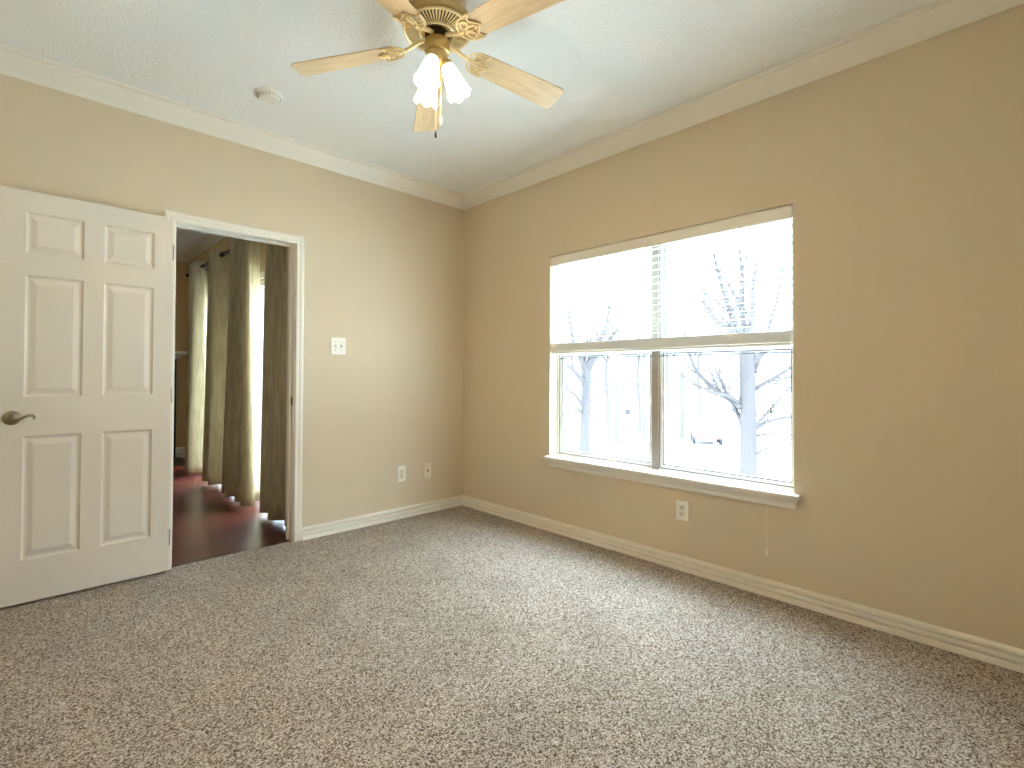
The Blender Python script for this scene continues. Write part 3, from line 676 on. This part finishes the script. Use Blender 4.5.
def bare_tree(trunk_pts, trunk_r, limbs, label, seed, extra=6, depth=2):
    rnd = random.Random(seed); base = trunk_pts[0]
    t = empty('bare_tree', base, label, 'tree', 'leafless trees outside the window')
    off = Vector(base)
    bm = NB(); P = spline(trunk_pts, 6); N = len(P)
    rr = [trunk_r[0]+(trunk_r[1]-trunk_r[0])*k/(N-1) for k in range(N)]; rr[0] *= 1.5; rr[1] *= 1.2; rr[2] *= 1.06
    tube(bm, [p-off for p in P], rr, 14); obj('trunk', bm, BARK, t, smooth=True)
    bm = NB()
    for pts, r0_, r1_ in limbs:
        Q = spline(pts, 5); M_ = len(Q); tube(bm, [p-off for p in Q], [1.3*(r0_+(r1_-r0_)*k/(M_-1)) for k in range(M_)], 8)
        for k in range(3, M_, 2):
            tdir = (Q[k]-Q[k-1]).normalized(); s = Matrix.Rotation(rnd.random()*6.28, 3, tdir) @ tdir.orthogonal().normalized()
            twigs(bm, Q[k]-off, tdir*.6+s*.7+Vector((0, 0, .25)), rnd.uniform(.8, 1.7), (r0_+(r1_-r0_)*k/(M_-1))*.55, depth-1, rnd)
    top = P[-1]-off
    for k in range(extra):
        a = 2*math.pi*k/extra+rnd.random(); h = rnd.uniform(.0, 1.2)
        twigs(bm, top-Vector((0, 0, h)), Vector((math.cos(a)*.8, math.sin(a)*.8, rnd.uniform(.5, 1.1))), rnd.uniform(2.2, 3.6), trunk_r[1]*.6, depth, rnd)
    obj('branches', bm, BARK, t, smooth=True)
def gpt(px, d_):
    """point on the ground seen in photo column px at distance d_"""
    p = at(px, 374, d_); p.z = GZ; return p
D1 = 17.0
def L1(*pp, dd=0): return [at(x, y, D1+dd*k/max(1, len(pp)-1)) for k, (x, y) in enumerate(pp)]
bare_tree([gpt(748, D1), at(748.5, 440, D1), at(748, 400, D1), at(747, 365, D1), at(746, 338, D1)], (.28, .22), [
    (L1((741, 408), (731, 398), (718, 391), (704, 380), (694, 366), (689, 352), (684, 330), dd=1.5), .085, .03),
    (L1((739, 402), (728, 396), (712, 392), (697, 384), (682, 375), (668, 366), dd=-1), .05, .012),
    (L1((743, 428), (738, 415), (732, 402), (726, 395), dd=.6), .07, .05),
    (L1((754, 390), (765, 383), (777, 376), (791, 367), (806, 352), dd=-1.5), .06, .03),
    (L1((754, 430), (765, 423), (778, 419), (793, 417), (812, 418), dd=1.5), .06, .03),
    (L1((754, 428), (764, 416), (774, 405), (786, 392), (799, 376), dd=1), .05, .02),
    (L1((768, 404), (780, 404), (796, 405), dd=1), .03, .012),
    (L1((755, 436), (766, 434), (780, 432), (796, 436), dd=-1), .035, .015),
    (L1((755, 455), (766, 449), (778, 446), (790, 444), dd=-2), .03, .012),
    (L1((754, 372), (758, 360), (763, 350), (770, 325), (778, 295), (784, 262), dd=1.2), .08, .03),
    (L1((743, 345), (735, 325), (726, 298), (719, 275), (713, 250), dd=-1), .10, .03),
    (L1((747, 342), (752, 318), (753, 290), (757, 260), dd=.5), .09, .03),
], 'large bare tree with a thick grey trunk outside the right window pane', 21, 3, 3)
D2 = 25.0
def L2(*pp, dd=0): return [at(x, y, D2+dd*k/max(1, len(pp)-1)) for k, (x, y) in enumerate(pp)]
bare_tree([gpt(584.5, D2), at(585, 430, D2), at(586, 400, D2), at(586.5, 378, D2), at(586, 362, D2)], (.26, .22), [
    (L2((585, 368), (582, 360), (578, 350), (572, 335), (568, 310), dd=1), .15, .05),
    (L2((587, 370), (592, 362), (597, 354), (604, 335), (610, 305), dd=-1), .15, .05),
    (L2((582, 405), (576, 396), (570, 390), (565, 386), (555, 382), dd=1), .07, .02),
    (L2((583, 414), (577, 409), (570, 407), (563, 405), dd=-1), .07, .02),
    (L2((590, 402), (596, 396), (604, 388), (612, 380), dd=1), .05, .02),
    (L2((590, 420), (600, 416), (612, 418), dd=1), .03, .012),
], 'bare tree forking low, with a pale trunk, outside the left window pane', 33, 3, 3)
for k, (px_, D_, h_, r_, lb) in enumerate(((608, 46, 8, .2, 'distant slim bare tree just right of the forked tree'), (668, 60, 10, .22, 'distant bare tree just right of the window mullion'),
        (700, 52, 9, .2, 'distant bare tree behind the leaning guy wires'), (640, 38, 8, .16, 'distant bare tree just left of the window mullion'), (566, 55, 10, .22, 'distant bare tree at the left edge of the window'))):
    b_ = gpt(px_, D_); rnd = random.Random(k)
    bare_tree([b_, b_+Vector((.1, .1, h_*.25)), b_+Vector((-.1, .15, h_*.5)), b_+Vector((0, .1, h_*.7))], (r_, r_*.5), [], lb, 60+k, 7, 3)

# utility posts and wires
def post(px_, ytop, D_, r_, label, arm=None):
    b_ = gpt(px_, D_); top = at(px_, ytop, D_).z-GZ
    t = empty('utility_pole', b_, label, 'utility pole', 'poles along the street')
    bm = NB(); tube(bm, [(0, 0, 0), (0, 0, top*.5), (0, 0, top)], [r_, r_*.9, r_*.8], 10); obj('pole', bm, POLEM, t, smooth=True)
    if arm:
        q = at(arm[0], arm[1], D_)-b_; q0 = at(px_, arm[2], D_)-b_
        bm = NB(); tube(bm, [q0, q], .05, 6); obj('arm', bm, POLEM, t)
post(616, 376, 31, .11, 'slim pole with a long side arm behind the forked tree', (650, 381, 379))
post(644, 330, 33, .10, 'tall slim pole just left of the window mullion')
post(682, 372, 34, .16, 'grey pole behind the leaning guy wires')
t = empty('guy_wire', at(690, 403, 24), 'thin leaning guy wires in front of the grey pole', 'wire')
for dx in (0, -5):
    bm = NB(); a0 = at(690+dx*.4, 403, 24)-t.location; a1 = at(731+dx*3, 444, 23)-t.location; tube(bm, [a0, a1], .022, 6); obj('wire', bm, POLEM, t)
b_ = gpt(625.5, 28); t = empty('street_sign', b_, 'small grey street sign on a thin post', 'sign')
bm = NB(); tube(bm, [(0, 0, 0), (0, 0, at(625, 400, 28).z-GZ)], .035, 8); obj('post', bm, POLEM, t)
zc = at(627, 412, 28).z-GZ; bm = NB(); q = rt*.12
a = [(-.02, .15), (.26, .15), (.26, -.17), (-.02, -.17)]
mt = Matrix((d, Vector((0, 0, 1)), -e_)).transposed().to_4x4(); mt.translation = Vector((0, 0, zc))-e_*.04
prism(bm, a, .02, mt); obj('sign_panel', bm, SIGNM, t)

# parked car across the street
cp = gpt(706, 31.5); car = empty('car', cp, 'small red car parked across the street', 'car', None, math.atan2(d.y, d.x)+R(72))
side = [(-1.05, .35), (-1.08, .75), (-.98, .92), (-.55, 1.0), (-.32, 1.36), (.45, 1.40), (.80, 1.05), (1.05, .95), (1.10, .60), (1.06, .33)]
bm = NB(); my = Matrix.Rotation(R(90), 4, 'X'); my.translation = (0, .80, 0); prism(bm, side, 1.6, my); obj('body', bm, CARP, car, bevel=.08)
bm = NB()
prism(bm, [(-.48, 1.03), (-.27, 1.31), (.40, 1.33), (.68, 1.06)], 1.64, Matrix.Translation((0, .82, 0)) @ Matrix.Rotation(R(90), 4, 'X'))
prism(bm, [(-.60, 1.00), (-.36, 1.335), (-.30, 1.335), (-.50, 1.0)], 1.3, Matrix.Translation((0, .65, 0)) @ Matrix.Rotation(R(90), 4, 'X')); obj('windows', bm, CARG, car)
for x in (-.66, .68):
    for y in (-.82, .82):
        bm = NB(); lathe(bm, [(0, -.09), (.20, -.09), (.31, -.08), (.31, .08), (.20, .09), (0, .09)], 20, Matrix.Translation((x, y*.93, .31)) @ Matrix.Rotation(R(90), 4, 'X')); obj('wheel', bm, TYRE, car)
for y in (-.62, .62):
    bm = NB(); box(bm, 1.04, y-.12, .72, 1.11, y+.12, .86); obj('tail_light', bm, TAIL, car)
